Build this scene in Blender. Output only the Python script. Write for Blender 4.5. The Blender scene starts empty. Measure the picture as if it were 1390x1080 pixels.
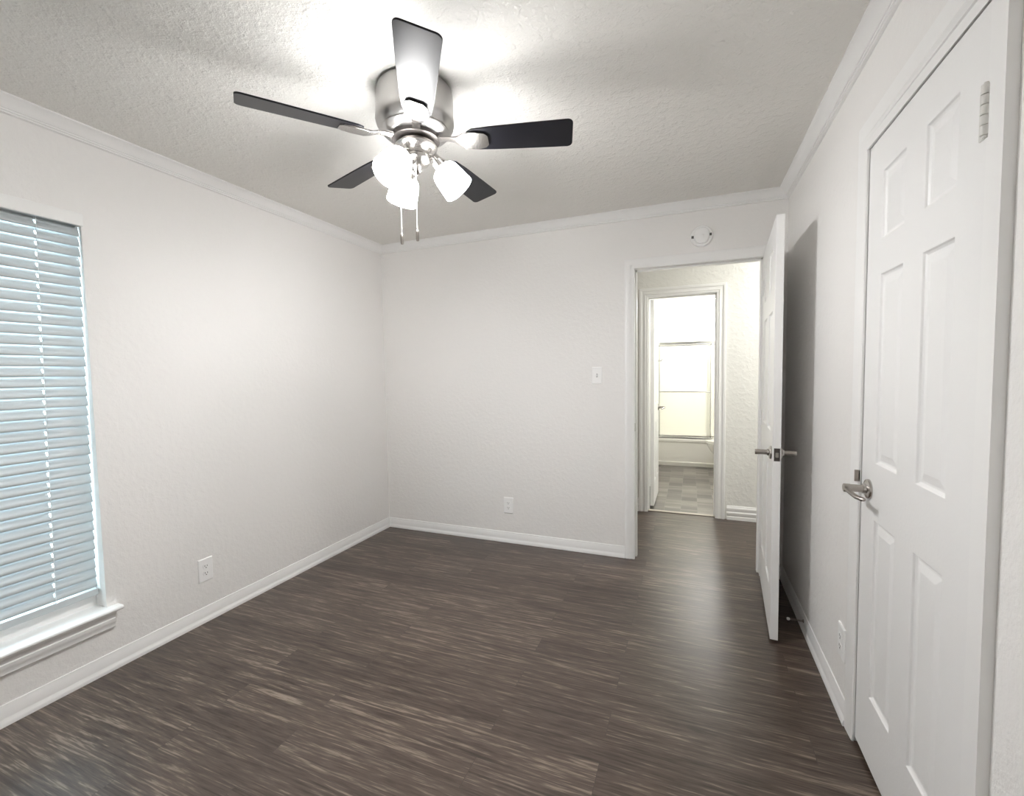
import bpy, bmesh, math, random
from mathutils import Vector, Matrix
random.seed(7)
PI = math.pi
scene = bpy.context.scene
COL = scene.collection

# ------------------------------------------------------------------ camera
F_PX, YAW, PITCH, ROLL = 611.3277, 0.3787, -0.0553, -0.0162
cy_, sy_, cp_, sp_ = math.cos(YAW), math.sin(YAW), math.cos(PITCH), math.sin(PITCH)
fwd = Vector((-sy_*cp_, cy_*cp_, sp_)); rgt = Vector((cy_, sy_, 0)); upv = rgt.cross(fwd)
cr_, sr_ = math.cos(ROLL), math.sin(ROLL)
r2 = rgt*cr_ + upv*sr_; u2 = -rgt*sr_ + upv*cr_
cam_data = bpy.data.cameras.new('camera')
cam_data.sensor_fit = 'HORIZONTAL'; cam_data.sensor_width = 36.0
cam_data.lens = 36.0*F_PX/1390.0; cam_data.clip_start = 0.02
cam = bpy.data.objects.new('camera', cam_data); COL.objects.link(cam)
M = Matrix((r2, u2, -fwd)).transposed().to_4x4()
M.translation = Vector((2.4854, -3.2508, 1.341))
cam.matrix_world = M
scene.camera = cam

# ------------------------------------------------------------------ world and exposure
world = bpy.data.worlds.new('overcast_sky'); scene.world = world; world.use_nodes = True
bg = world.node_tree.nodes['Background']
bg.inputs['Color'].default_value = (0.78, 0.91, 1.0, 1); bg.inputs['Strength'].default_value = 12.5
scene.view_settings.view_transform = 'Standard'; scene.view_settings.look = 'None'
scene.view_settings.exposure = 0.0; scene.view_settings.gamma = 1.0
scene.view_settings.use_curve_mapping = False
scene.cycles.use_denoising = True
scene.cycles.max_bounces = 14; scene.cycles.diffuse_bounces = 9; scene.cycles.glossy_bounces = 5
scene.cycles.transparent_max_bounces = 12
scene.cycles.sample_clamp_indirect = 8.0
scene.cycles.caustics_reflective = False; scene.cycles.caustics_refractive = False

SHADE_GLOW = 57.0     # ceiling fan lamp glass
BULB_GLOW = 1280.0
HALL_FILL_GLOW = 90.0       # unseen flush lamp, assumed to light the hall
BATH_GLOW = 310.0       # round lamp in the shower ceiling
BATH_FILL_GLOW = 85.0     # unseen globes added to brighten the bathroom

# ------------------------------------------------------------------ dimensions
W, H = 3.036, 2.44          # room width and height; back wall is y = 0
REAR = -3.95
TH = 0.12
HALL_Y = 1.16
BATH_L, BATH_R, BATH_B, BATH_H = 2.03, 3.52, 4.20, 2.36

# ------------------------------------------------------------------ materials
def mat(name, color, rough=0.5, metal=0.0, spec=0.5, coat=0.0, emit=None, estr=0.0):
    m = bpy.data.materials.new(name); m.use_nodes = True
    b = m.node_tree.nodes['Principled BSDF']
    b.inputs['Base Color'].default_value = (*color, 1)
    b.inputs['Roughness'].default_value = rough
    b.inputs['Metallic'].default_value = metal
    b.inputs['Specular IOR Level'].default_value = spec
    b.inputs['Coat Weight'].default_value = coat
    if emit:
        b.inputs['Emission Color'].default_value = (*emit, 1)
        b.inputs['Emission Strength'].default_value = estr
    return m

def N(m, kind, **kw):
    n = m.node_tree.nodes.new(kind)
    for k, v in kw.items():
        if k in n.inputs: n.inputs[k].default_value = v
        else: setattr(n, k, v)
    return n

def L(m, a, b): m.node_tree.links.new(a, b)

def add_bump(m, layers, distance=0.004):
    """layers: list of (scale, detail, weight, ramp lo, ramp hi)"""
    geo = N(m, 'ShaderNodeNewGeometry')
    total = None
    for sc, det, wgt, lo, hi in layers:
        nz = N(m, 'ShaderNodeTexNoise'); nz.inputs['Scale'].default_value = sc; nz.inputs['Detail'].default_value = det
        L(m, geo.outputs['Position'], nz.inputs['Vector'])
        mr = N(m, 'ShaderNodeMapRange'); mr.interpolation_type = 'SMOOTHSTEP'
        mr.inputs['From Min'].default_value = lo; mr.inputs['From Max'].default_value = hi
        mr.inputs['To Max'].default_value = wgt
        L(m, nz.outputs['Fac'], mr.inputs['Value'])
        if total is None: total = mr.outputs['Result']
        else:
            ad = N(m, 'ShaderNodeMath', operation='ADD'); L(m, total, ad.inputs[0]); L(m, mr.outputs['Result'], ad.inputs[1])
            total = ad.outputs[0]
    bp = N(m, 'ShaderNodeBump'); bp.inputs['Strength'].default_value = 1.0; bp.inputs['Distance'].default_value = distance
    L(m, total, bp.inputs['Height'])
    L(m, bp.outputs['Normal'], m.node_tree.nodes['Principled BSDF'].inputs['Normal'])
    return m

M_wall = add_bump(mat('wall_paint', (0.865, 0.853, 0.838), 0.55, spec=0.35),
                  [(38, 3, 1.0, 0.38, 0.7), (150, 2, 0.3, 0.3, 0.7)], 0.0007)
M_hallwall = add_bump(mat('hall_wall_paint', (0.83, 0.825, 0.795), 0.45, spec=0.45),
                  [(26, 4, 1.0, 0.42, 0.66), (90, 2, 0.3, 0.3, 0.7)], 0.0014)
M_ceil = add_bump(mat('ceiling_texture_paint', (0.815, 0.800, 0.765), 0.5, spec=0.4),
                  [(30, 4, 1.0, 0.47, 0.66), (110, 3, 0.5, 0.4, 0.7)], 0.0016)
M_trim = mat('trim_gloss_paint', (0.89, 0.887, 0.88), 0.32)
M_door = add_bump(mat('door_paint', (0.875, 0.872, 0.868), 0.38), [(120, 2, 1.0, 0.3, 0.7)], 0.00012)
M_hinge = mat('painted_hinge', (0.66, 0.65, 0.62), 0.35)
M_plate = mat('white_plastic', (0.93, 0.93, 0.925), 0.35)
M_slot = mat('outlet_slot_dark', (0.10, 0.095, 0.09), 0.6)
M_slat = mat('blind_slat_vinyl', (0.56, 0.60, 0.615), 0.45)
M_val = mat('blind_valance_vinyl', (0.88, 0.88, 0.87), 0.42)
M_cord = mat('blind_cord', (0.82, 0.84, 0.85), 0.8)
M_nickel = mat('brushed_nickel', (0.56, 0.54, 0.52), 0.24, metal=1.0)
M_motor = mat('fan_motor_nickel', (0.50, 0.49, 0.48), 0.30, metal=1.0)
M_chrome = mat('chrome', (0.62, 0.62, 0.62), 0.16, metal=1.0)
M_satin = mat('satin_nickel_lever', (0.40, 0.37, 0.34), 0.30, metal=1.0)
M_dark = mat('dark_latch_metal', (0.10, 0.09, 0.085), 0.4, metal=0.8)
M_blade = mat('black_fan_blade', (0.008, 0.008, 0.011), 0.33, spec=0.3)
M_shade = mat('lit_opal_glass', (0.9, 0.9, 0.9), 0.3, emit=(1.0, 0.993, 0.985), estr=SHADE_GLOW)
M_bulb = mat('lit_bulb', (0.9, 0.9, 0.9), 0.3, emit=(1.0, 0.993, 0.985), estr=BULB_GLOW)
M_hallfill = mat('lit_assumed_hall_lamp', (0.9, 0.9, 0.9), 0.3, emit=(1.0, 1.0, 0.97), estr=HALL_FILL_GLOW)
M_bathlamp = mat('lit_shower_lamp', (0.9, 0.9, 0.9), 0.3, emit=(1.0, 1.0, 0.985), estr=BATH_GLOW)
M_bathfill = mat('lit_added_bath_globe', (0.9, 0.9, 0.9), 0.3, emit=(1.0, 1.0, 0.985), estr=BATH_FILL_GLOW)
M_bathwall = mat('bath_paint', (0.80, 0.795, 0.76), 0.45)
M_surround = mat('cream_tub_surround', (0.83, 0.82, 0.76), 0.3)
M_tub = mat('white_enamel', (0.82, 0.80, 0.76), 0.2)
M_rubber = mat('white_rubber', (0.8, 0.8, 0.78), 0.6)
M_brown = mat('bronze_strip', (0.10, 0.075, 0.055), 0.5)
M_strip = mat('beige_threshold', (0.55, 0.50, 0.43), 0.5)

def glass_frosted():
    m = bpy.data.materials.new('obscure_glass'); m.use_nodes = True
    nt = m.node_tree; out = nt.nodes['Material Output']; b = nt.nodes['Principled BSDF']
    b.inputs['Base Color'].default_value = (0.86, 0.86, 0.82, 1); b.inputs['Roughness'].default_value = 0.25
    tr = N(m, 'ShaderNodeBsdfTransparent'); tl = N(m, 'ShaderNodeBsdfTranslucent')
    tr.inputs['Color'].default_value = (0.97, 0.97, 0.955, 1); tl.inputs['Color'].default_value = (0.93, 0.93, 0.88, 1)
    m1 = N(m, 'ShaderNodeMixShader'); m1.inputs[0].default_value = 0.55
    L(m, b.outputs[0], m1.inputs[1]); L(m, tl.outputs[0], m1.inputs[2])
    m2 = N(m, 'ShaderNodeMixShader'); m2.inputs[0].default_value = 0.55
    L(m, m1.outputs[0], m2.inputs[1]); L(m, tr.outputs[0], m2.inputs[2])
    L(m, m2.outputs[0], out.inputs['Surface'])
    return m
M_frost = glass_frosted()

def glass_clear():
    m = bpy.data.materials.new('window_glass'); m.use_nodes = True
    out = m.node_tree.nodes['Material Output']
    gl = N(m, 'ShaderNodeBsdfGlossy'); gl.inputs['Roughness'].default_value = 0.02
    tr = N(m, 'ShaderNodeBsdfTransparent'); tr.inputs['Color'].default_value = (0.93, 0.97, 0.97, 1)
    mx = N(m, 'ShaderNodeMixShader'); mx.inputs[0].default_value = 0.07
    L(m, tr.outputs[0], mx.inputs[1]); L(m, gl.outputs[0], mx.inputs[2]); L(m, mx.outputs[0], out.inputs['Surface'])
    return m
M_glass = glass_clear()

def floor_material():
    m = mat('vinyl_plank_floor', (0.2, 0.17, 0.15), 0.36, spec=0.5)
    b = m.node_tree.nodes['Principled BSDF']
    geo = N(m, 'ShaderNodeNewGeometry')
    br = N(m, 'ShaderNodeTexBrick'); br.offset = 0.37; br.offset_frequency = 2; br.squash = 1.0
    br.inputs['Color1'].default_value = (0, 0, 0, 1); br.inputs['Color2'].default_value = (1, 1, 1, 1)
    br.inputs['Mortar'].default_value = (0.5, 0.5, 0.5, 1)
    br.inputs['Scale'].default_value = 1.0; br.inputs['Mortar Size'].default_value = 0.0012
    br.inputs['Mortar Smooth'].default_value = 0.3
    br.inputs['Brick Width'].default_value = 1.10; br.inputs['Row Height'].default_value = 0.127
    L(m, geo.outputs['Position'], br.inputs['Vector'])
    # a random shift per plank, so that the grain breaks at every seam
    mul = N(m, 'ShaderNodeVectorMath', operation='MULTIPLY'); mul.inputs[1].default_value = (17.3, 9.1, 5.7)
    L(m, br.outputs['Color'], mul.inputs[0])
    add = N(m, 'ShaderNodeVectorMath', operation='ADD')
    L(m, geo.outputs['Position'], add.inputs[0]); L(m, mul.outputs[0], add.inputs[1])
    def stretched(sx, sy, scale, det, rough, dist):
        st = N(m, 'ShaderNodeVectorMath', operation='MULTIPLY'); st.inputs[1].default_value = (sx, sy, 1)
        L(m, add.outputs[0], st.inputs[0])
        nz = N(m, 'ShaderNodeTexNoise'); nz.inputs['Scale'].default_value = scale; nz.inputs['Detail'].default_value = det
        nz.inputs['Roughness'].default_value = rough; nz.inputs['Distortion'].default_value = dist
        L(m, st.outputs[0], nz.inputs['Vector']); return nz.outputs['Fac']
    n1 = stretched(1.7, 30, 1.5, 4, 0.62, 1.1)
    n2 = stretched(4.0, 85, 1.5, 3, 0.65, 0.3)
    n3 = stretched(10, 150, 1.5, 2, 0.6, 0.0)
    def madd(a, k, c):
        x = N(m, 'ShaderNodeMath', operation='MULTIPLY_ADD'); x.inputs[1].default_value = k
        L(m, a, x.inputs[0])
        if isinstance(c, float): x.inputs[2].default_value = c
        else: L(m, c, x.inputs[2])
        return x.outputs[0]
    sep = N(m, 'ShaderNodeSeparateColor'); L(m, br.outputs['Color'], sep.inputs[0])
    v = madd(n1, 0.48, 0.0); v = madd(n2, 0.36, v); v = madd(n3, 0.16, v); v = madd(sep.outputs[0], 0.06, v)
    rp = N(m, 'ShaderNodeValToRGB'); cr = rp.color_ramp
    cr.elements[0].position = 0.41; cr.elements[0].color = (0.029, 0.018, 0.013, 1)
    cr.elements[1].position = 0.64; cr.elements[1].color = (0.215, 0.170, 0.136, 1)
    e = cr.elements.new(0.47); e.color = (0.051, 0.035, 0.027, 1)
    e = cr.elements.new(0.57); e.color = (0.092, 0.067, 0.052, 1)
    L(m, v, rp.inputs['Fac'])
    mx = N(m, 'ShaderNodeMix', data_type='RGBA'); mx.inputs[7].default_value = (0.05, 0.037, 0.03, 1)
    L(m, br.outputs['Fac'], mx.inputs[0]); L(m, rp.outputs['Color'], mx.inputs[6])
    L(m, mx.outputs[2], b.inputs['Base Color'])
    rr = N(m, 'ShaderNodeMapRange'); rr.inputs['To Min'].default_value = 0.26; rr.inputs['To Max'].default_value = 0.42
    L(m, n2, rr.inputs['Value']); L(m, rr.outputs[0], b.inputs['Roughness'])
    bp = N(m, 'ShaderNodeBump'); bp.inputs['Strength'].default_value = 0.5; bp.inputs['Distance'].default_value = 0.0007
    L(m, n2, bp.inputs['Height']); L(m, bp.outputs['Normal'], b.inputs['Normal'])
    return m
M_floor = floor_material()

def bath_floor_material():
    m = mat('bath_mosaic_vinyl', (0.3, 0.27, 0.25), 0.35)
    b = m.node_tree.nodes['Principled BSDF']
    geo = N(m, 'ShaderNodeNewGeometry')
    br = N(m, 'ShaderNodeTexBrick'); br.offset = 0.0; br.offset_frequency = 2
    br.inputs['Color1'].default_value = (0.125, 0.115, 0.108, 1); br.inputs['Color2'].default_value = (0.25, 0.225, 0.205, 1)
    br.inputs['Mortar'].default_value = (0.23, 0.21, 0.195, 1); br.inputs['Scale'].default_value = 1.0
    br.inputs['Mortar Size'].default_value = 0.002; br.inputs['Bias'].default_value = -0.1
    br.inputs['Brick Width'].default_value = 0.15; br.inputs['Row Height'].default_value = 0.15
    L(m, geo.outputs['Position'], br.inputs['Vector'])
    b2 = N(m, 'ShaderNodeTexBrick'); b2.offset = 0.0
    b2.inputs['Color1'].default_value = (0.72, 0.72, 0.72, 1); b2.inputs['Color2'].default_value = (1.25, 1.25, 1.25, 1)
    b2.inputs['Mortar'].default_value = (0.9, 0.9, 0.9, 1); b2.inputs['Scale'].default_value = 1.0; b2.inputs['Mortar Size'].default_value = 0.001
    b2.inputs['Brick Width'].default_value = 0.15; b2.inputs['Row Height'].default_value = 0.05
    L(m, geo.outputs['Position'], b2.inputs['Vector'])
    st = N(m, 'ShaderNodeVectorMath', operation='MULTIPLY'); st.inputs[1].default_value = (6, 60, 1)
    L(m, geo.outputs['Position'], st.inputs[0])
    nz = N(m, 'ShaderNodeTexNoise'); nz.inputs['Scale'].default_value = 1.5; nz.inputs['Detail'].default_value = 3
    L(m, st.outputs[0], nz.inputs['Vector'])
    mr = N(m, 'ShaderNodeMapRange'); mr.inputs['To Min'].default_value = 0.6; mr.inputs['To Max'].default_value = 1.4
    L(m, nz.outputs['Fac'], mr.inputs['Value'])
    ml = N(m, 'ShaderNodeMix', data_type='RGBA', blend_type='MULTIPLY'); ml.inputs[0].default_value = 1.0
    L(m, br.outputs['Color'], ml.inputs[6]); L(m, mr.outputs[0], ml.inputs[7])
    m3 = N(m, 'ShaderNodeMix', data_type='RGBA', blend_type='MULTIPLY'); m3.inputs[0].default_value = 1.0
    L(m, ml.outputs[2], m3.inputs[6]); L(m, b2.outputs['Color'], m3.inputs[7])
    L(m, m3.outputs[2], b.inputs['Base Color'])
    return m
M_bathfloor = bath_floor_material()

# ------------------------------------------------------------------ helpers
def obj(name, bm, m, parent=None, smooth=False, bevel=0.0, weld=True):
    if weld: bmesh.ops.remove_doubles(bm, verts=bm.verts, dist=1e-6)
    bmesh.ops.recalc_face_normals(bm, faces=bm.faces)
    me = bpy.data.meshes.new(name); bm.to_mesh(me); bm.free()
    me.materials.append(m)
    if smooth:
        for p in me.polygons: p.use_smooth = True
        me.set_sharp_from_angle(angle=math.radians(38))
    o = bpy.data.objects.new(name, me); COL.objects.link(o)
    if parent is not None: o.parent = parent
    if bevel > 0:
        bv = o.modifiers.new('bevel', 'BEVEL'); bv.width = bevel; bv.segments = 2; bv.limit_method = 'ANGLE'
    return o

def empty(name, loc, rotz=0.0):
    o = bpy.data.objects.new(name, None); COL.objects.link(o)
    o.location = loc; o.rotation_euler = (0, 0, rotz); o.empty_display_size = 0.1
    return o

def tag(o, label, cat, group=None):
    o['label'] = label; o['category'] = cat
    if group: o['group'] = group
    return o

def struct(o):
    o['kind'] = 'structure'; return o

def box(bm, x0, x1, y0, y1, z0, z1):
    v = [bm.verts.new((x, y, z)) for x in (x0, x1) for y in (y0, y1) for z in (z0, z1)]
    for f in ((0, 1, 3, 2), (4, 6, 7, 5), (0, 4, 5, 1), (2, 3, 7, 6), (0, 2, 6, 4), (1, 5, 7, 3)):
        bm.faces.new([v[i] for i in f])

def boxes(*bs):
    bm = bmesh.new()
    for b in bs: box(bm, *b)
    return bm

def frame_of(axis):
    a = Vector(axis).normalized()
    t = Vector((0, 0, 1)) if abs(a.z) < 0.9 else Vector((1, 0, 0))
    u = t.cross(a).normalized(); return a, u, a.cross(u)

def lathe(bm, prof, origin=(0, 0, 0), axis=(0, 0, 1), seg=32, close=False):
    """prof: list of (radius, distance along axis)"""
    a, u, w = frame_of(axis); o = Vector(origin); rings = []
    for r, h in prof:
        if r < 1e-6: rings.append([bm.verts.new(o + a*h)])
        else: rings.append([bm.verts.new(o + a*h + (u*math.cos(2*PI*k/seg) + w*math.sin(2*PI*k/seg))*r) for k in range(seg)])
    prs = list(zip(rings, rings[1:]))
    if close: prs.append((rings[-1], rings[0]))
    for A, B in prs:
        for k in range(seg):
            k2 = (k+1) % seg
            if len(A) == 1 and len(B) == 1: continue
            if len(A) == 1: bm.faces.new((A[0], B[k], B[k2]))
            elif len(B) == 1: bm.faces.new((A[k], B[0], A[k2]))
            else: bm.faces.new((A[k], B[k], B[k2], A[k2]))
    return bm

def tube(bm, pts, radii, seg=12, flat=1.0):
    """round tube through pts (capped); flat < 1 squashes it along its second normal"""
    pts = [Vector(p) for p in pts]
    if not isinstance(radii, (list, tuple)): radii = [radii]*len(pts)
    rings = []; pu = None
    for i, p in enumerate(pts):
        d = (pts[min(i+1, len(pts)-1)] - pts[max(i-1, 0)]).normalized()
        if pu is None: _, pu, _ = frame_of(d)
        u = (pu - d*pu.dot(d)).normalized(); pu = u; w = d.cross(u)
        rings.append([bm.verts.new(p + (u*math.cos(2*PI*k/seg) + w*math.sin(2*PI*k/seg)*flat)*radii[i]) for k in range(seg)])
    for A, B in zip(rings, rings[1:]):
        for k in range(seg): bm.faces.new((A[k], B[k], B[(k+1) % seg], A[(k+1) % seg]))
    bm.faces.new(rings[0][::-1]); bm.faces.new(rings[-1])
    return bm

def loft(bm, rings, cap=True):
    vr = [[bm.verts.new(p) for p in r] for r in rings]; n = len(vr[0])
    for A, B in zip(vr, vr[1:]):
        for k in range(n): bm.faces.new((A[k], B[k], B[(k+1) % n], A[(k+1) % n]))
    if cap: bm.faces.new(vr[0][::-1]); bm.faces.new(vr[-1])
    return bm

def prism(bm, poly, f0, f1):
    """poly of (a, b); f0 / f1 map (a, b) to the two ends"""
    A = [bm.verts.new(f0(a, b)) for a, b in poly]; B = [bm.verts.new(f1(a, b)) for a, b in poly]
    n = len(poly)
    for k in range(n): bm.faces.new((A[k], A[(k+1) % n], B[(k+1) % n], B[k]))
    bm.faces.new(A[::-1]); bm.faces.new(B)
    return bm

def wall_run(bm, prof, p0, p1, nrm, zbase, zsign, m0=0, m1=0):
    """profile (d, h) run from p0 to p1; nrm points into the room; m = 1 mitres an inside corner"""
    p0 = Vector((*p0, 0)); p1 = Vector((*p1, 0)); d = (p1-p0).normalized(); n = Vector((*nrm, 0))
    prism(bm, prof, lambda a, b: p0 + d*(a*m0) + n*a + Vector((0, 0, zbase + zsign*b)),
                    lambda a, b: p1 - d*(a*m1) + n*a + Vector((0, 0, zbase + zsign*b)))
    return bm

# ------------------------------------------------------------------ room shell
WIN_Y0, WIN_Y1, WIN_Z0, WIN_Z1 = -2.99, -2.0745, 0.278, 2.063
BD_L, BD_R, BD_T = 2.118, 2.905, 2.045        # bedroom door opening (jamb faces)
CD_F, CD_N, CD_T = -1.362, -2.035, 2.072      # closet door opening, far and near jamb
HD_L, HD_R, HD_T = 2.108, 2.694, 2.024        # bath door opening
JT = 0.018

struct(obj('floor', boxes((-0.14, 4.32, REAR-0.12, HALL_Y+0.045, -0.08, 0.0)), M_floor))
struct(obj('floor_bathroom', boxes((1.9, 3.64, HALL_Y+0.045, BATH_B+0.12, -0.08, 0.0)), M_bathfloor))
struct(obj('ceiling', boxes((-0.14, 4.32, REAR-0.12, HALL_Y+TH, H, H+0.1)), M_ceil))
struct(obj('ceiling_bathroom', boxes((BATH_L, BATH_R, HALL_Y+TH, BATH_B, BATH_H, BATH_H+0.1)), M_bathwall))
struct(obj('wall_left', boxes((-0.14, 0, WIN_Y1, 0, 0, H), (-0.14, 0, REAR, WIN_Y0, 0, H),
        (-0.14, 0, WIN_Y0, WIN_Y1, 0, WIN_Z0), (-0.14, 0, WIN_Y0, WIN_Y1, WIN_Z1, H)), M_wall))
struct(obj('wall_back', boxes((-0.14, BD_L-JT, 0, TH, 0, H), (BD_R+JT, W+TH, 0, TH, 0, H),
        (BD_L-JT, BD_R+JT, 0, TH, BD_T+JT, H)), M_wall))
struct(obj('wall_right', boxes((W, W+TH, CD_F+JT, 0, 0, H), (W, W+TH, REAR, CD_N-JT, 0, H),
        (W, W+TH, CD_N-JT, CD_F+JT, CD_T+JT, H)), M_wall))
struct(obj('wall_closet', boxes((W+TH+0.55, W+TH+0.6, -2.3, -1.1, 0, H), (W+TH, W+TH+0.6, -2.3, -2.25, 0, H),
        (W+TH, W+TH+0.6, -1.15, -1.1, 0, H)), M_wall))
struct(obj('wall_rear', boxes((-0.14, W+TH, REAR-0.12, REAR, 0, H)), M_wall))
struct(obj('wall_hall_far', boxes((0.5, HD_L-JT, HALL_Y, HALL_Y+TH, 0, H), (HD_R+JT, 4.2, HALL_Y, HALL_Y+TH, 0, H),
        (HD_L-JT, HD_R+JT, HALL_Y, HALL_Y+TH, HD_T+JT, H)), M_hallwall))
struct(obj('wall_hall_left', boxes((0.4, 0.5, TH, HALL_Y+TH, 0, H)), M_hallwall))
struct(obj('wall_hall_right', boxes((4.2, 4.3, TH, HALL_Y+TH, 0, H)), M_hallwall))
struct(obj('wall_hall_near', boxes((W+TH, 4.2, 0.0, TH, 0, H)), M_hallwall))
struct(obj('wall_bath_left', boxes((BATH_L-0.1, BATH_L, HALL_Y+TH, BATH_B+0.1, 0, BATH_H+0.1)), M_bathwall))
struct(obj('wall_bath_right', boxes((BATH_R, BATH_R+0.1, HALL_Y+TH, BATH_B+0.1, 0, BATH_H+0.1)), M_bathwall))
struct(obj('wall_bath_back', boxes((BATH_L, BATH_R, BATH_B, BATH_B+0.1, 0, BATH_H+0.1)), M_surround))

# crown moulding
CROWN = [(0, 0), (0.056, 0), (0.056, 0.006), (0.050, 0.009), (0.044, 0.012), (0.036, 0.019), (0.029, 0.028), (0.023, 0.038),
         (0.019, 0.044), (0.015, 0.045), (0.015, 0.051), (0.010, 0.053), (0.010, 0.058), (0.005, 0.0615), (0, 0.0615)]
CR = dict(zbase=H, zsign=-1, m0=1, m1=1)
n_trim = [0]
def trim(bm, m=M_trim, **k):
    n_trim[0] += 1
    return struct(obj('trim_%d' % n_trim[0], bm, m, **k))
trim(wall_run(bmesh.new(), CROWN, (0, REAR), (0, 0), (1, 0), **CR), smooth=True)
trim(wall_run(bmesh.new(), CROWN, (0, 0), (W, 0), (0, -1), **CR), smooth=True)
trim(wall_run(bmesh.new(), CROWN, (W, 0), (W, REAR), (-1, 0), **CR), smooth=True)
trim(wall_run(bmesh.new(), CROWN, (W, REAR), (0, REAR), (0, 1), **CR), smooth=True)
BCROWN = [(a*1.1, b*1.15) for a, b in CROWN]
trim(wall_run(bmesh.new(), BCROWN, (BATH_L, BATH_B), (BATH_R, BATH_B), (0, -1), BATH_H, -1), smooth=True)

# baseboards
BASE = [(0, 0), (0.0165, 0), (0.0165, 0.010), (0.0145, 0.018), (0.0095, 0.027), (0.0085, 0.031), (0.0085, 0.066), (0.0045, 0.074), (0.004, 0.081), (0, 0.083)]
def baseboard(name, prof, runs):
    bm = bmesh.new()
    for p0, p1, n, a, b in runs: wall_run(bm, prof, p0, p1, n, 0, 1, a, b)
    return struct(obj(name, bm, M_trim, smooth=True))
baseboard('baseboard_left', BASE, [((0, REAR), (0, 0), (1, 0), 1, 1)])
baseboard('baseboard_back', BASE, [((0, 0), (2.050, 0), (0, -1), 1, 0), ((2.996, 0), (W, 0), (0, -1), 0, 1)])
baseboard('baseboard_right', BASE, [((W, 0), (W, -1.297), (-1, 0), 1, 0), ((W, -2.126), (W, REAR), (-1, 0), 0, 1)])
baseboard('baseboard_rear', BASE, [((W, REAR), (0, REAR), (0, 1), 1, 1)])
HBASE = [(0, 0), (0.020, 0), (0.020, 0.028), (0.016, 0.033), (0.016, 0.036), (0.019, 0.040), (0.019, 0.066), (0.013, 0.072), (0.013, 0.078),
         (0.015, 0.083), (0.015, 0.104), (0.008, 0.112), (0.006, 0.122), (0, 0.124)]
baseboard('baseboard_hall', HBASE, [((2.79, HALL_Y), (4.2, HALL_Y), (0, -1), 0, 0), ((0.5, HALL_Y), (2.030, HALL_Y), (0, -1), 0, 0)])

# door casings: a mitred frame of a profile (offset out from the opening, thickness)
def casing(prof, place, x0, x1, top, legs=(1, 1), prof_r=None):
    bm = bmesh.new(); pr = prof_r or prof; n = len(prof)
    rows = [[bm.verts.new(place(x0-o, 0.0, t)) for o, t in prof], [bm.verts.new(place(x0-o, top+oh, t)) for (o, t), (oh, _) in zip(prof, prof)],
            [bm.verts.new(place(x1+o, top+oh, t)) for (o, t), (oh, _) in zip(pr, prof)], [bm.verts.new(place(x1+o, 0.0, t)) for o, t in pr]]
    for A, B in zip(rows, rows[1:]):
        for k in range(n): bm.faces.new((A[k], A[(k+1) % n], B[(k+1) % n], B[k]))
    bm.faces.new(rows[0]); bm.faces.new(rows[3])
    return bm
PRO = [(-0.001, 0), (-0.001, 0.009), (0.004, 0.012), (0.012, 0.012), (0.024, 0.0125), (0.030, 0.0155), (0.050, 0.017), (0.060, 0.017), (0.066, 0.013), (0.066, 0)]
trim(casing(PRO, lambda u, v, t: (u, -t, v), BD_L, BD_R, BD_T, prof_r=[(o*1.36, t) for o, t in PRO]), smooth=True)
trim(casing(PRO, lambda u, v, t: (u, TH+t, v), BD_L, BD_R, BD_T), smooth=True)
PRH = [(-0.001, 0), (-0.001, 0.008), (0.006, 0.011), (0.018, 0.011), (0.022, 0.016), (0.030, 0.016), (0.036, 0.012), (0.050, 0.013), (0.056, 0.019), (0.074, 0.019), (0.079, 0.014), (0.079, 0)]
trim(casing(PRH, lambda u, v, t: (u, HALL_Y-t, v), HD_L, HD_R, HD_T), smooth=True)
PRC = [(-0.004, 0), (-0.004, 0.006), (0.002, 0.008), (0.010, 0.0085), (0.050, 0.011), (0.066, 0.011), (0.066, 0)]
PRCR = [(-0.004, 0), (-0.004, 0.002), (0.022, 0.003), (0.024, 0.009), (0.036, 0.018), (0.088, 0.020), (0.088, 0)]
# u runs from the near jamb (x0) to the far jamb (x1)
trim(casing(PRCR, lambda u, v, t: (W-t, u, v), CD_N, CD_F, CD_T, prof_r=PRC))

# jambs with stops
trim(boxes((BD_L-JT, BD_L, 0, TH, 0, BD_T), (BD_R, BD_R+JT, 0, TH, 0, BD_T), (BD_L-JT, BD_R+JT, 0, TH, BD_T, BD_T+JT),
           (BD_L, BD_L+0.011, 0.042, 0.078, 0, BD_T), (BD_R-0.011, BD_R, 0.042, 0.078, 0, BD_T), (BD_L, BD_R, 0.042, 0.078, BD_T-0.011, BD_T)), bevel=0.0015)
trim(boxes((HD_L-JT, HD_L, HALL_Y, HALL_Y+TH, 0, HD_T), (HD_R, HD_R+JT, HALL_Y, HALL_Y+TH, 0, HD_T), (HD_L-JT, HD_R+JT, HALL_Y, HALL_Y+TH, HD_T, HD_T+JT),
           (HD_L, HD_L+0.011, HALL_Y+0.042, HALL_Y+0.078, 0, HD_T), (HD_R-0.011, HD_R, HALL_Y+0.042, HALL_Y+0.078, 0, HD_T), (HD_L, HD_R, HALL_Y+0.042, HALL_Y+0.078, HD_T-0.011, HD_T)), bevel=0.0015)
trim(boxes((W, W+TH, CD_F, CD_F+JT, 0, CD_T), (W, W+TH, CD_N-JT, CD_N, 0, CD_T), (W, W+TH, CD_N-JT, CD_F+JT, CD_T, CD_T+JT),
           (W+0.044, W+0.08, CD_F-0.011, CD_F, 0, CD_T), (W+0.044, W+0.08, CD_N, CD_N+0.011, 0, CD_T), (W+0.044, W+0.08, CD_N, CD_F, CD_T-0.011, CD_T)), bevel=0.0015)
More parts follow.
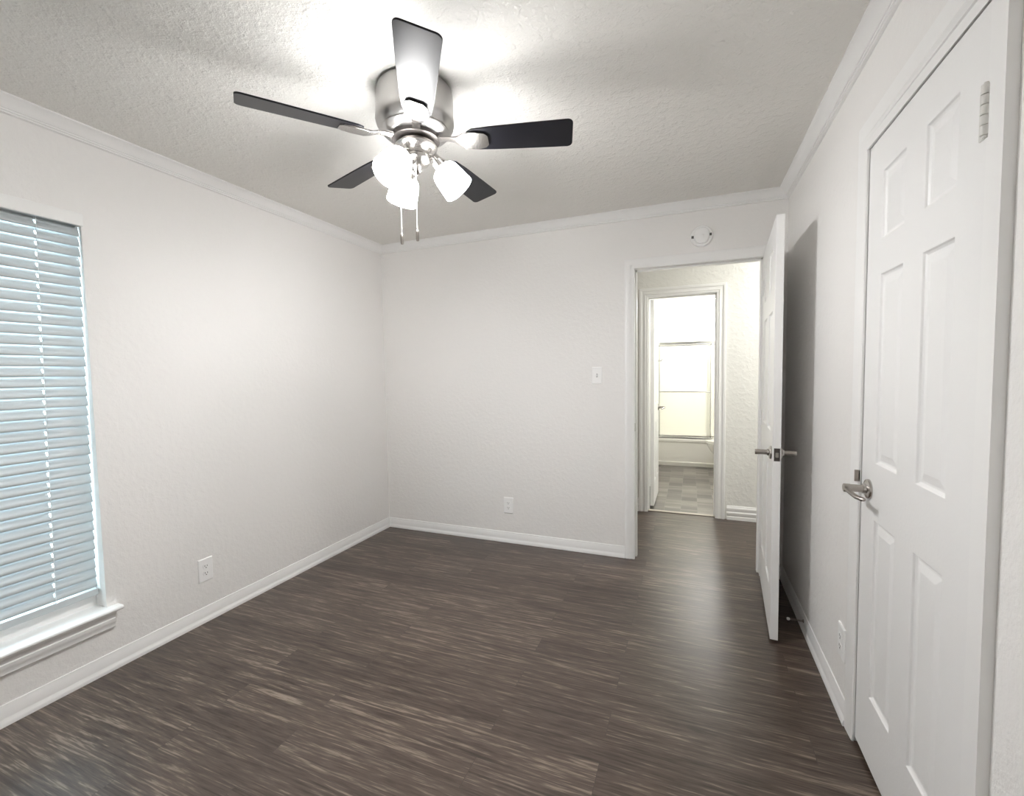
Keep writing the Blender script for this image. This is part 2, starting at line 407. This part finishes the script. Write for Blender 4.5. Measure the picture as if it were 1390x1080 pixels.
# small strike plate let into the left jamb of the bedroom door
o = obj('strike_plate', boxes((BD_L, BD_L+0.0015, 0.004, 0.034, 0.915, 0.972)), M_satin)
o.parent = bpy.data.objects['trim_%d' % (n_trim[0]-2)]

# ------------------------------------------------------------------ panel doors
def panel_door_bm(w, h, t, xs, zs, zrows=(1, 3, 5)):
    """slab in local x (0..w), z (0..h), front at y = 0, back at y = t; xs, zs = grid lines"""
    bm = bmesh.new()
    for back in (False, True):
        def P(x, z, d): return (x, (t-d) if back else d, z)
        for i in range(len(xs)-1):
            for j in range(len(zs)-1):
                x0, x1, z0, z1 = xs[i], xs[i+1], zs[j], zs[j+1]
                if i in (1, 3) and j in zrows:
                    prev = None
                    for ins, dep in ((0, 0), (0.003, 0.005), (0.008, 0.0085), (0.014, 0.0085), (0.036, 0.0030), (0.040, 0.0028)):
                        ring = [bm.verts.new(P(x, z, dep)) for x, z in ((x0+ins, z0+ins), (x1-ins, z0+ins), (x1-ins, z1-ins), (x0+ins, z1-ins))]
                        if prev:
                            for k in range(4): bm.faces.new((prev[k], prev[(k+1) % 4], ring[(k+1) % 4], ring[k]))
                        prev = ring
                    bm.faces.new(prev)
                else:
                    bm.faces.new([bm.verts.new(P(x, z, 0)) for x, z in ((x0, z0), (x1, z0), (x1, z1), (x0, z1))])
    for i in range(len(xs)-1):
        for z in (0, h): bm.faces.new([bm.verts.new(q) for q in ((xs[i], 0, z), (xs[i+1], 0, z), (xs[i+1], t, z), (xs[i], t, z))])
    for j in range(len(zs)-1):
        for x in (0, w): bm.faces.new([bm.verts.new(q) for q in ((x, 0, zs[j]), (x, 0, zs[j+1]), (x, t, zs[j+1]), (x, t, zs[j]))])
    return bm

def lever_set(parent, x, z, y0, s, toward, droop=0.012, ln=0.092):
    """lever with its shank, and the round rose, on the face y = y0; s = -1 sticks out to -y; toward = +-1 along x"""
    bm = bmesh.new()
    lathe(bm, [(0, 0.016), (0.0125, 0.016), (0.0128, 0.050), (0.0138, 0.054), (0.0138, 0.070), (0.0125, 0.072), (0, 0.072)], (x, y0, z), (0, s, 0), 20)
    tube(bm, [(x+toward*0.004, y0+s*0.064, z-0.002), (x+toward*0.020, y0+s*0.064, z-0.003), (x+toward*0.042, y0+s*0.060, z-droop*0.55), (x+toward*0.066, y0+s*0.052, z-droop*0.9),
              (x+toward*(ln-0.006), y0+s*0.043, z-droop), (x+toward*ln, y0+s*0.040, z-droop)], [0.0085, 0.0085, 0.0085, 0.0088, 0.0088, 0.0070], 14, flat=0.8)
    root = obj('lever_handle', bm, M_satin, parent, smooth=True)
    obj('rose', lathe(bmesh.new(), [(0, 0), (0.033, 0), (0.033, 0.004), (0.031, 0.008), (0.024, 0.011), (0.017, 0.012), (0.0155, 0.019), (0, 0.019)],
                      (x, y0, z), (0, s, 0), 32), M_nickel, root, smooth=True)
    return root

def hinge(parent, x, y, z, h=0.10, m=None):
    """knuckle along z with pin tips, and the two leaves"""
    bm = bmesh.new()
    for k in range(5):
        lathe(bm, [(0, k*h/5+0.0006), (0.0078, k*h/5+0.0008), (0.0078, (k+1)*h/5-0.0008), (0, (k+1)*h/5-0.0006)], (x, y, z-h/2), (0, 0, 1), 14)
    lathe(bm, [(0, -0.004), (0.004, -0.004), (0.004, h+0.004), (0, h+0.004)], (x, y, z-h/2), (0, 0, 1), 10)
    return obj('hinge', bm, m or M_door, parent, smooth=True)

# closet door: closed in the right wall. Local x runs along -y of the room, front (y = 0) faces -x
cw, ch = 0.663, 2.048
d1 = struct(obj('door_1', panel_door_bm(cw, ch, 0.035,
        [0, 0.120, 0.279, 0.397, 0.548, cw], [0, 0.229, 0.826, 1.012, 1.614, 1.725, 1.932, ch]), M_door, bevel=0.0012))
d1.location = (W+0.003, CD_F-0.0035, 0.019); d1.rotation_euler = (0, 0, -PI/2)
lever_set(d1, 0.072, 0.917, 0.0, -1, 1, droop=0.016, ln=0.088)
for hz in (1.832, 0.22): hinge(d1, cw+0.003, -0.0085, hz, h=0.10, m=M_hinge)
bm = bmesh.new()
for hz in (1.832, 0.22): box(bm, cw-0.030, cw-0.002, -0.0030, 0.001, hz-0.05, hz+0.05)
obj('hinge_leaf', bm, M_hinge, d1)
# bright lip of its strike plate on the jamb edge
sp = obj('strike_plate', boxes((W-0.018, W-0.002, CD_F-0.004, CD_F-0.001, 0.945, 0.985)), M_satin)
sp.parent = bpy.data.objects['trim_%d' % n_trim[0]]

# bedroom door: hinged on the right jamb and swung into the room
bw, bh = 0.782, 2.045
phi = math.atan2(0.053, 0.80)
d2 = struct(obj('door_2', panel_door_bm(bw, bh, 0.035,
        [0, 0.120, 0.335, 0.447, 0.662, bw], [0, 0.229, 0.826, 1.012, 1.614, 1.725, 1.932, bh]), M_door, bevel=0.0012))
# local x from hinge to free edge; local y = 0 face looks to +x of the room when rotated
d2.location = (BD_R-0.001, -0.014, 0.014); d2.rotation_euler = (0, 0, -PI/2 - phi)
lever_set(d2, bw-0.070, 0.915, 0.035, 1, -1)
lever_set(d2, bw-0.070, 0.915, 0.0, -1, -1)
obj('latch_plate', boxes((bw, bw+0.0016, 0.0055, 0.0305, 0.884, 0.946)), M_dark, d2, bevel=0.0006)
obj('latch_bolt', boxes((bw, bw+0.010, 0.0115, 0.0245, 0.903, 0.926)), M_satin, d2, bevel=0.002)
for hz in (1.83, 1.02, 0.22): hinge(d2, -0.004, -0.006, hz, h=0.09, m=M_door)

# bath door: hinged on the left jamb, swung into the bathroom
tw, tht = 0.575, 1.995
d3 = struct(obj('door_3', panel_door_bm(tw, tht, 0.035,
        [0, 0.095, 0.245, 0.330, 0.480, tw], [0, 0.229, 0.806, 0.992, 1.574, 1.685, 1.882, tht]), M_door, bevel=0.0012))
d3.location = (2.118, HALL_Y+TH+0.005, 0.022); d3.rotation_euler = (0, 0, PI/2 - math.radians(0.5))
# local x -> +y of the room, local y -> -x : the y = 0 face looks to +x
d3.location = (2.155, HALL_Y+TH+0.006, 0.022)
lever_set(d3, tw-0.06, 0.93, 0.0, -1, -1)
for hz in (1.74, 1.0, 0.24): hinge(d3, -0.003, 0.041, hz, h=0.09)
hk = bmesh.new()
lathe(hk, [(0, 0), (0.014, 0), (0.014, 0.004), (0.006, 0.006), (0, 0.006)], (tw-0.06, 0, 1.425), (0, -1, 0), 16)
tube(hk, [(tw-0.06, -0.004, 1.425), (tw-0.06, -0.025, 1.422), (tw-0.06, -0.036, 1.428), (tw-0.06, -0.038, 1.442)], [0.005, 0.005, 0.005, 0.006], 10)
obj('robe_hook', hk, M_chrome, d3, smooth=True)

# ------------------------------------------------------------------ window, stool and apron
win = struct(obj('window_1', boxes((-0.125, -0.085, WIN_Y0, WIN_Y0+0.04, WIN_Z0, WIN_Z1), (-0.125, -0.085, WIN_Y1-0.04, WIN_Y1, WIN_Z0, WIN_Z1),
        (-0.125, -0.085, WIN_Y0, WIN_Y1, WIN_Z1-0.04, WIN_Z1), (-0.125, -0.075, WIN_Y0, WIN_Y1, WIN_Z0, WIN_Z0+0.135),  # bottom piece made tall to keep daylight from passing below the blind
        (-0.120, -0.090, WIN_Y0, WIN_Y1, 1.14, 1.18)), M_trim, bevel=0.002))
obj('pane', boxes((-0.108, -0.104, WIN_Y0+0.03, WIN_Y1-0.03, WIN_Z0+0.03, WIN_Z1-0.03)), M_glass, win)
st = bmesh.new()
STOOL = [(-0.085, 0.278), (0.0, 0.278), (0.0, 0.298), (-0.085, 0.298)]
prism(st, STOOL, lambda a, b: (a, WIN_Y0, b), lambda a, b: (a, WIN_Y1, b))
ST2 = [(0.0, 0.278), (0.038, 0.278), (0.044, 0.282), (0.046, 0.288), (0.044, 0.294), (0.038, 0.298), (0.0, 0.298)]
prism(st, ST2, lambda a, b: (a, WIN_Y0-0.045, b), lambda a, b: (a, -2.031, b))
trim(st, smooth=True)
ap = bmesh.new()
APR = [(0, 0.278), (0.030, 0.278), (0.030, 0.272), (0.022, 0.262), (0.016, 0.252), (0.016, 0.246), (0.021, 0.243), (0.021, 0.226), (0.016, 0.219), (0.016, 0.203), (0.012, 0.199), (0, 0.199)]
prism(ap, APR, lambda a, b: (a, WIN_Y0-0.02, b), lambda a, b: (a, -2.053, b))
trim(ap, smooth=True)

# ------------------------------------------------------------------ blind
bl = empty('window_blind', (0, -2.5, 0.33))
def blin(name, bm, m, **k):
    bm.transform(Matrix.Translation((0, 2.5, -0.33))); return obj(name, bm, m, bl, **k)
ZT, ZB = 2.004, 0.350
def bx(z): return -0.021 - 0.034*(ZT-z)/(ZT-ZB)            # hangs a little deeper towards the bottom
def bye(z): return -2.077 - 0.0065*(ZT-z)/(ZT-ZB)          # right ends of the slats
val = boxes((0.018, 0.030, -2.972, -2.079, 2.006, 2.060), (-0.05, 0.018, -2.088, -2.079, 2.008, 2.058))
blin('valance', val, M_val, bevel=0.003)
blin('head_rail', boxes((-0.055, 0.0, -2.965, -2.09, 2.012, 2.056)), M_slat, bevel=0.002)
PITCH_S = 0.0437
sl = bmesh.new(); z = ZT - 0.012; th_s = math.radians(73)
zs_ = []
while z > ZB + 0.045:
    zs_.append(z); z -= PITCH_S
for z in zs_:
    xc = bx(z); y1 = bye(z) + random.uniform(-0.0012, 0.0012); y0 = -2.972
    sk = -0.0115*(ZT-z)/(ZT-ZB)
    cords = [-2.86+sk, -2.219+sk]
    ys = [y0]
    for c in cords: ys += [c-0.0035, c+0.0035]
    ys.append(y1)
    ca, sa = math.cos(th_s), math.sin(th_s)
    pts = []
    for k in range(7):
        s = -0.025 + 0.05*k/6
        cvx = 0.0028*(1-(s/0.025)**2)
        pts.append((xc + s*ca + cvx*sa, z - s*sa + cvx*ca))
    for i in range(len(ys)-1):
        hole = i in (1, 3)
        for k in range(6):
            if hole and k in (2, 3): continue
            (xa, za), (xb, zb) = pts[k], pts[k+1]
            sl.faces.new([sl.verts.new(q) for q in ((xa, ys[i], za), (xb, ys[i], zb), (xb, ys[i+1], zb), (xa, ys[i+1], za))])
so = blin('slats', sl, M_slat, smooth=True)
sd = so.modifiers.new('thickness', 'SOLIDIFY'); sd.thickness = 0.0026; sd.offset = 0
zb_ = zs_[-1] - 0.050
blin('bottom_rail', boxes((bx(zb_)-0.014, bx(zb_)+0.014, -2.972, bye(zb_)+0.002, zb_-0.012, zb_+0.018)), M_slat, bevel=0.003)
for c in (-2.86, -2.219):
    cb = bmesh.new()
    for dx in (0.0135,):
        tube(cb, [(bx(2.01)+dx, c, 2.012), (bx(zb_)+dx+0.001, c-0.0115, zb_+0.012)], 0.0012, 6)
    tube(cb, [(bx(2.01)-0.001, c, 2.012), (bx(zb_)-0.001, c-0.0115, zb_+0.012)], 0.0011, 6)
    blin('ladder_cord', cb, M_cord)
tag(bl, 'white horizontal slat blind, closed, with flat valance, in the window', 'blind')

# ------------------------------------------------------------------ ceiling fan
FX, FY = 1.4855, -1.7054
fan = empty('ceiling_fan', (FX, FY, H))
tag(fan, 'five blade black ceiling fan with nickel motor and three lit glass lamps', 'ceiling fan')
def fz(z): return z - H
obj('motor_housing', lathe(bmesh.new(), [(0, fz(2.4395)), (0.128, fz(2.4395)), (0.140, fz(2.434)), (0.146, fz(2.415)), (0.148, fz(2.34)), (0.150, fz(2.315)), (0.146, fz(2.300)),
        (0.132, fz(2.288)), (0.128, fz(2.283)), (0.130, fz(2.278)), (0.122, fz(2.270)), (0.100, fz(2.262)), (0.0, fz(2.260))], seg=64), M_motor, fan, smooth=True)
obj('flywheel', lathe(bmesh.new(), [(0, fz(2.262)), (0.090, fz(2.262)), (0.092, fz(2.256)), (0.092, fz(2.247)), (0.088, fz(2.244)), (0, fz(2.244))], seg=48), M_dark, fan, smooth=True)
lk = obj('light_kit', lathe(bmesh.new(), [(0, fz(2.245)), (0.062, fz(2.245)), (0.066, fz(2.238)), (0.078, fz(2.230)), (0.082, fz(2.222)), (0.078, fz(2.214)), (0.064, fz(2.207)),
        (0.052, fz(2.200)), (0.050, fz(2.190)), (0.056, fz(2.183)), (0.056, fz(2.172)), (0.046, fz(2.160)), (0.030, fz(2.152)), (0.020, fz(2.148)), (0.017, fz(2.138)),
        (0.020, fz(2.131)), (0.012, fz(2.122)), (0, fz(2.118))], seg=48), M_nickel, fan, smooth=True)
BZ, TIP, PH = 2.240, 0.605, 4.050
PT = math.radians(13)
def blade_bm():
    bm = bmesh.new(); t = 0.006
    out = []                                   # outline (r, chord)
    n = 6
    for r, c in ((0.205, -0.040), (0.225, -0.052), (0.30, -0.058), (0.45, -0.0635), (0.585, -0.067)): out.append((r, c))
    for k in range(n+1):
        a = -PI/2 + (PI/2)*k/n; out.append((0.585+0.020*math.cos(a)*1.0, -0.047+0.020*math.sin(a)))
    for k in range(n+1):
        a = (PI/2)*k/n; out.append((0.585+0.020*math.cos(a), 0.047+0.020*math.sin(a)))
    for r, c in ((0.45, 0.0635), (0.30, 0.058), (0.225, 0.052), (0.205, 0.040)): out.append((r, c))
    out = [p for i, p in enumerate(out) if i == 0 or (abs(p[0]-out[i-1][0])+abs(p[1]-out[i-1][1])) > 1e-5]
    # clockwise edge (negative chord) is the high one
    def at(r, c, dz): return Vector((r, c*math.cos(PT) + dz*math.sin(PT), -c*math.sin(PT) + dz*math.cos(PT)))
    prism(bm, out, lambda r, c: at(r, c, -t/2), lambda r, c: at(r, c, t/2))
    return bm
def iron_bm():
    bm = bmesh.new()
    def at(r, c, dz, k=1.0): return Vector((r, c*math.cos(PT*k) + dz*math.sin(PT*k), -c*math.sin(PT*k) + dz*math.cos(PT*k)))
    rows = [(0.085, 0.016, 0.010, 0.0), (0.120, 0.014, 0.010, 0.0), (0.150, 0.016, 0.004, 0.4), (0.172, 0.026, -0.004, 0.8), (0.190, 0.040, -0.0068, 1.0), (0.235, 0.044, -0.0068, 1.0), (0.272, 0.036, -0.0068, 1.0), (0.285, 0.022, -0.0068, 1.0)]
    rings = []
    for r, hw, dz, k in rows:
        rings.append([at(r, -hw, dz-0.0035, k), at(r, hw, dz-0.0035, k), at(r, hw, dz+0.0033, k), at(r, -hw, dz+0.0033, k)])
    loft(bm, rings)
    return bm
bl_mesh = blade_mesh = None
for k in range(5):
    if k == 0:
        b0 = obj('blade', blade_bm(), M_blade, fan, bevel=0.0012)
        i0 = obj('blade_iron', iron_bm(), M_nickel, b0, bevel=0.001)
        b = b0
    else:
        b = b0.copy(); COL.objects.link(b); b.parent = fan
        i = i0.copy(); COL.objects.link(i); i.parent = b
    b.location = (0, 0, fz(BZ)); b.rotation_euler = (0, 0, PH + k*2*PI/5)
for k in range(3):
    a = 4.652 + k*2*PI/3
    d = Vector((math.cos(a), math.sin(a), 0))
    p0 = Vector((0, 0, fz(2.150))) + d*0.094; p1 = Vector((0, 0, fz(2.066))) + d*0.163
    ax = (p1-p0).normalized()
    arm = bmesh.new()
    tube(arm, [Vector((0, 0, fz(2.192)))+d*0.046, Vector((0, 0, fz(2.188)))+d*0.062, Vector((0, 0, fz(2.176)))+d*0.074, p0-ax*0.020], 0.0085, 12)
    lathe(arm, [(0, -0.030), (0.016, -0.030), (0.020, -0.026), (0.021, -0.004), (0.027, 0.002), (0.028, 0.008), (0.024, 0.010), (0, 0.010)], p0, ax, 24)
    ar = obj('lamp_arm', arm, M_nickel, lk, smooth=True)
    ln = (p1-p0).length
    shp = [(0.022, 0.004), (0.036, 0.006), (0.047, 0.014), (0.053, 0.026), (0.056, 0.045), (0.059, 0.070), (0.0625, ln), (0.0600, ln), (0.0565, 0.070), (0.0535, 0.045), (0.0505, 0.027), (0.045, 0.017), (0.034, 0.0095), (0.022, 0.0085)]
    sh = obj('lamp_shade', lathe(bmesh.new(), shp, p0, ax, 40, close=True), M_shade, fan, smooth=True)
    obj('bulb', lathe(bmesh.new(), [(0, 0.012), (0.012, 0.012), (0.014, 0.030), (0.024, 0.050), (0.027, 0.062), (0.024, 0.074), (0.014, 0.082), (0, 0.085)], p0, ax, 24), M_bulb, sh, smooth=True)
for (px, py, zb) in ((1.424, -1.728, 1.855), (1.4955, -1.7275, 1.859)):
    ch_ = obj('pull_chain', tube(bmesh.new(), [(px-FX, py-FY, fz(2.178)), (px-FX, py-FY, fz(zb+0.040))], 0.0017, 8), M_plate, fan, smooth=True)
    obj('fob', lathe(bmesh.new(), [(0, 0.002), (0.005, 0.0), (0.0062, 0.006), (0.0062, 0.030), (0.0045, 0.040), (0.002, 0.044), (0, 0.044)], (px-FX, py-FY, fz(zb)), (0, 0, 1), 16), M_satin, ch_, smooth=True)

# ------------------------------------------------------------------ plates and detector
sd_ = empty('smoke_detector', (2.545, 0, 2.212))
obj('base', lathe(bmesh.new(), [(0, 0), (0.068, 0), (0.068, 0.012), (0.064, 0.018), (0, 0.018)], (0, 0, 0), (0, -1, 0), 48), M_plate, sd_, smooth=True)
def sq_ring(r, y, n=40, p=2.6):
    out = []
    for k in range(n):
        a = 2*PI*k/n; c, s = math.cos(a), math.sin(a)
        q = (abs(c)**p + abs(s)**p)**(-1/p)
        out.append((c*q*r*0.93, y, s*q*r*1.04))
    return out
obj('cover', loft(bmesh.new(), [sq_ring(0.049, -0.014), sq_ring(0.049, -0.030), sq_ring(0.045, -0.035), sq_ring(0.040, -0.036)]), M_plate, sd_, smooth=True)
obj('test_button', lathe(bmesh.new(), [(0, 0.034), (0.012, 0.034), (0.012, 0.0375), (0.010, 0.039), (0, 0.039)], (0.004, 0, -0.004), (0, -1, 0), 24), M_plate, sd_, smooth=True)
obj('vent', boxes((-0.062, -0.048, -0.0205, -0.017, -0.012, 0.004)), M_slot, sd_)
obj('vent', boxes((0.047, 0.060, -0.0205, -0.017, -0.004, 0.012)), M_slot, sd_)
tag(sd_, 'round white smoke detector on the back wall above the open doorway', 'smoke detector')

def plate_bm(w=0.079, h=0.127):
    bm = bmesh.new(); prev = None; rings = []
    for ins, t in ((0, 0), (0, 0.003), (0.0025, 0.0058), (0.005, 0.0066)):
        rings.append([(-w/2+ins, -t, -h/2+ins), (w/2-ins, -t, -h/2+ins), (w/2-ins, -t, h/2-ins), (-w/2+ins, -t, h/2-ins)])
    return loft(bm, rings)
def outlet(loc, rotz, label, group=None):
    r = empty('wall_outlet', loc, rotz)
    obj('cover_plate', plate_bm(), M_plate, r)
    for s in (1, -1):
        bm = bmesh.new()
        ring = []
        for k in range(28):
            a = 2*PI*k/28; ring.append((0.0165*math.cos(a), max(-0.0135, min(0.0135, 0.0175*math.sin(a)))))
        prism(bm, ring, lambda a, b: (a, -0.006, b+s*0.0195), lambda a, b: (a, -0.0082, b+s*0.0195))
        f = obj('receptacle', bm, M_plate, r)
        obj('slot', boxes((-0.0075, -0.0052, -0.0088, -0.0078, s*0.0195-0.001, s*0.0195+0.008), (0.0052, 0.0075, -0.0088, -0.0078, s*0.0195-0.001, s*0.0195+0.0065),
                          (-0.0024, 0.0024, -0.0088, -0.0078, s*0.0195-0.0095, s*0.0195-0.005)), M_slot, f)
    obj('screw', lathe(bmesh.new(), [(0, 0.0062), (0.003, 0.0062), (0.003, 0.0074), (0, 0.0078)], (0, 0, 0), (0, -1, 0), 12), M_plate, r)
    return tag(r, label, 'outlet', group)
outlet((1.149, 0, 0.297), 0, 'white duplex outlet low on the back wall, left of the doorway')
outlet((0, -1.624, 0.287), PI/2, 'white duplex outlet low on the left wall, right of the window')
outlet((W, -1.214, 0.282), -PI/2, 'white outlet plate low on the right wall, tight beside the closet door trim')
sw = empty('light_switch', (1.855, 0, 1.314))
obj('cover_plate', plate_bm(0.072, 0.122), M_plate, sw)
tg = bmesh.new(); box(tg, -0.005, 0.005, -0.0078, -0.004, -0.012, 0.012)
obj('toggle_slot', tg, M_slot, sw)
tg = bmesh.new(); prism(tg, [(-0.005, -0.009), (-0.0085, -0.009), (-0.019, 0.006), (-0.018, 0.010), (-0.005, 0.004)], lambda a, b: (-0.004, a, b), lambda a, b: (0.004, a, b))
obj('toggle', tg, M_plate, sw)
tag(sw, 'white toggle light switch on the back wall beside the doorway', 'light switch')

# spring door stop screwed into the right baseboard
dsx = empty('door_stop', (W-0.0085, -0.628, 0.050))
cs = bmesh.new()
pts = [(-0.004-0.060*k/60, 0.0042*math.cos(k*1.05), 0.0042*math.sin(k*1.05)) for k in range(61)]
tube(cs, pts, 0.0011, 6)
lathe(cs, [(0, 0), (0.009, 0), (0.009, 0.003), (0.005, 0.005), (0, 0.005)], (0, 0, 0), (-1, 0, 0), 16)
obj('spring', cs, M_satin, dsx, smooth=True)
obj('rubber_tip', lathe(bmesh.new(), [(0, 0.062), (0.006, 0.062), (0.0075, 0.066), (0.007, 0.074), (0, 0.076)], (0, 0, 0), (-1, 0, 0), 16), M_rubber, dsx, smooth=True)
tag(dsx, 'spring door stop with white tip on the right baseboard behind the open door', 'door stop')

# ------------------------------------------------------------------ hall and bathroom
ts = empty('threshold_strip', (2.40, HALL_Y+0.045, 0))
tb = bmesh.new()
prism(tb, [(-0.022, 0), (-0.018, 0.006), (0.0, 0.009), (0.018, 0.006), (0.022, 0)], lambda a, b: (HD_L-2.40+0.001, a, b), lambda a, b: (HD_R-2.40-0.001, a, b))
obj('strip', tb, M_strip, ts)
obj('front_edge', boxes((HD_L-2.40+0.001, HD_R-2.40-0.001, -0.034, -0.022, 0, 0.004)), M_brown, ts)
tag(ts, 'beige threshold strip with dark edge on the floor of the bathroom doorway', 'threshold')

hl = empty('ceiling_light', (3.65, 0.60, H))  # out of view; assumed so that the hall has a light source
obj('assumed_lamp_base', lathe(bmesh.new(), [(0, 0), (0.13, 0), (0.135, -0.006), (0.135, -0.022), (0, -0.022)], seg=40), M_nickel, hl, smooth=True)
obj('assumed_lamp_glass', lathe(bmesh.new(), [(0.126, -0.0225), (0.122, -0.05), (0.095, -0.075), (0.05, -0.09), (0, -0.094)], seg=40), M_hallfill, hl, smooth=True)
tag(hl, 'unseen round flush lamp, assumed on the hall ceiling to light the hall', 'ceiling light')

rl = empty('ceiling_light', (2.70, 3.85, BATH_H))
obj('trim_ring', lathe(bmesh.new(), [(0.10, 0), (0.118, 0), (0.116, -0.008), (0.102, -0.012), (0.098, -0.010)], seg=40, close=True), M_plate, rl, smooth=True)
obj('lens', lathe(bmesh.new(), [(0.0985, -0.004), (0.09, -0.012), (0.05, -0.018), (0, -0.020)], seg=40), M_bathlamp, rl, smooth=True)
tag(rl, 'round white lit lamp on the bathroom ceiling above the tub', 'ceiling light')

vl = empty('added_bath_light', (BATH_R, 1.95, 1.98))  # out of view; added to brighten the tub apron and bathroom floor
obj('added_lamp_bar', boxes((-0.030, 0, -0.28, 0.28, -0.05, 0.05)), M_chrome, vl, bevel=0.004)
for k in range(3):
    obj('added_lamp_globe', lathe(bmesh.new(), [(0, 0.032)] + [(0.055*math.sin(PI*(j+1)/14), 0.088-0.055*math.cos(PI*(j+1)/14)) for j in range(13)] + [(0, 0.143)],
                            (0, -0.18+0.18*k, 0), (-1, 0, 0), 24), M_bathfill, vl, smooth=True)
tag(vl, 'unseen chrome light bar with three round globes, added to brighten the bathroom', 'vanity light')

# bathtub across the end of the bathroom
tub = empty('bathtub', (2.78, 3.80, 0))
TX0, TX1, TY0, TY1, TZ = BATH_L-2.78+0.002, BATH_R-2.78-0.002, 3.42-3.80, BATH_B-3.80-0.002, 0.385
def rrect(x0, x1, y0, y1, r, z, n=6):
    out = []
    for cx, cy, a0 in ((x1-r, y1-r, 0), (x0+r, y1-r, PI/2), (x0+r, y0+r, PI), (x1-r, y0+r, 1.5*PI)):
        for k in range(n+1):
            a = a0 + PI/2*k/n; out.append((cx+r*math.cos(a), cy+r*math.sin(a), z))
    return out
tbm = bmesh.new()
loft(tbm, [rrect(TX0, TX1, TY0+0.022, TY1, 0.004, 0.0), rrect(TX0, TX1, TY0+0.012, TY1, 0.004, 0.05), rrect(TX0, TX1, TY0+0.030, TY1, 0.004, 0.06), rrect(TX0, TX1, TY0+0.022, TY1, 0.004, 0.33),
           rrect(TX0, TX1, TY0+0.004, TY1, 0.006, 0.345), rrect(TX0, TX1, TY0, TY1, 0.008, 0.372), rrect(TX0, TX1, TY0+0.008, TY1, 0.01, TZ),
           rrect(TX0+0.07, TX1-0.07, TY0+0.075, TY1-0.05, 0.10, TZ), rrect(TX0+0.085, TX1-0.085, TY0+0.09, TY1-0.065, 0.10, TZ-0.02),
           rrect(TX0+0.13, TX1-0.13, TY0+0.13, TY1-0.10, 0.12, 0.10), rrect(TX0+0.19, TX1-0.19, TY0+0.19, TY1-0.16, 0.12, 0.07)])
obj('tub_shell', tbm, M_tub, tub, smooth=True)
tag(tub, 'white bathtub with plain apron at the far end of the bathroom', 'bathtub')

sdn = empty('shower_door', (2.78, 3.465, TZ))
SX0, SX1 = BATH_L-2.78+0.003, BATH_R-2.78-0.003
SH = 1.735-TZ
obj('top_rail', boxes((SX0, SX1, -0.028, 0.028, SH-0.036, SH)), M_chrome, sdn, bevel=0.004)
obj('bottom_track', boxes((SX0, SX1, -0.030, 0.030, 0.0005, 0.026)), M_chrome, sdn, bevel=0.004)
obj('wall_jamb', boxes((SX0, SX0+0.026, -0.022, 0.022, 0.026, SH-0.036)), M_chrome, sdn, bevel=0.003)
obj('wall_jamb', boxes((SX1-0.026, SX1, -0.022, 0.022, 0.026, SH-0.036)), M_chrome, sdn, bevel=0.003)
def panel(x0, x1, y, bar):
    g = obj('glass_panel', boxes((x0+0.008, x1-0.008, y-0.003, y+0.003, 0.040, SH-0.052)), M_frost, sdn)
    obj('panel_frame', boxes((x0, x0+0.012, y-0.008, y+0.008, 0.030, SH-0.040), (x1-0.012, x1, y-0.008, y+0.008, 0.030, SH-0.040),
                             (x0, x1, y-0.008, y+0.008, 0.030, 0.044), (x0, x1, y-0.008, y+0.008, SH-0.054, SH-0.040)), M_chrome, g)
    if bar:
        bm = bmesh.new(); zb = 1.044-TZ
        tube(bm, [(x0+0.006, y-0.045, zb), (x1-0.006, y-0.045, zb)], 0.008, 12)
        for x in (x0+0.006, x1-0.006): tube(bm, [(x, y-0.006, zb), (x, y-0.050, zb)], 0.007, 10)
        obj('towel_bar', bm, M_chrome, g, smooth=True)
panel(2.062-2.78, 2.742-2.78, -0.013, True)
panel(2.690-2.78, SX1-0.028, 0.013, False)
tag(sdn, 'sliding shower door of pale obscure glass in a chrome frame on the tub', 'shower door')

# toilet against the right wall of the bathroom, bowl towards the left
to = empty('toilet', (3.10, 3.02, 0))
def egg(cx, lx, hy, z, n=36):
    out = []
    for k in range(n):
        a = 2*PI*k/n; c, s = math.cos(a), math.sin(a)
        out.append((cx + (lx*1.15 if c < 0 else lx*0.85)*c, hy*s, z))
    return out
obj('bowl', loft(bmesh.new(), [egg(-0.05, 0.21, 0.12, 0.0), egg(-0.05, 0.20, 0.11, 0.03), egg(-0.06, 0.17, 0.095, 0.12), egg(-0.10, 0.18, 0.11, 0.22), egg(-0.14, 0.21, 0.155, 0.31),
         egg(-0.155, 0.225, 0.178, 0.37), egg(-0.155, 0.228, 0.182, 0.395), egg(-0.155, 0.18, 0.135, 0.396), egg(-0.155, 0.14, 0.10, 0.33), egg(-0.13, 0.07, 0.05, 0.24)]), M_tub, to, smooth=True)
obj('seat', loft(bmesh.new(), [egg(-0.155, 0.232, 0.186, 0.398), egg(-0.155, 0.236, 0.190, 0.405), egg(-0.155, 0.234, 0.188, 0.416), egg(-0.155, 0.226, 0.180, 0.420)]), M_tub, to, smooth=True)
obj('lid', loft(bmesh.new(), [egg(-0.155, 0.230, 0.184, 0.4215), egg(-0.155, 0.234, 0.188, 0.428), egg(-0.155, 0.230, 0.184, 0.438), egg(-0.155, 0.20, 0.15, 0.443)]), M_tub, to, smooth=True)
obj('tank', loft(bmesh.new(), [rrect(0.18, 0.40, -0.20, 0.20, 0.03, 0.39), rrect(0.17, 0.405, -0.225, 0.225, 0.03, 0.72)]), M_tub, to, smooth=True)
obj('tank_lid', boxes((0.16, 0.410, -0.235, 0.235, 0.721, 0.748)), M_tub, to, bevel=0.008)
obj('pedestal', boxes((-0.02, 0.40, -0.095, 0.095, 0.001, 0.385)), M_tub, to, bevel=0.03)
tag(to, 'white toilet by the tub, half hidden behind the bathroom doorway trim', 'toilet')
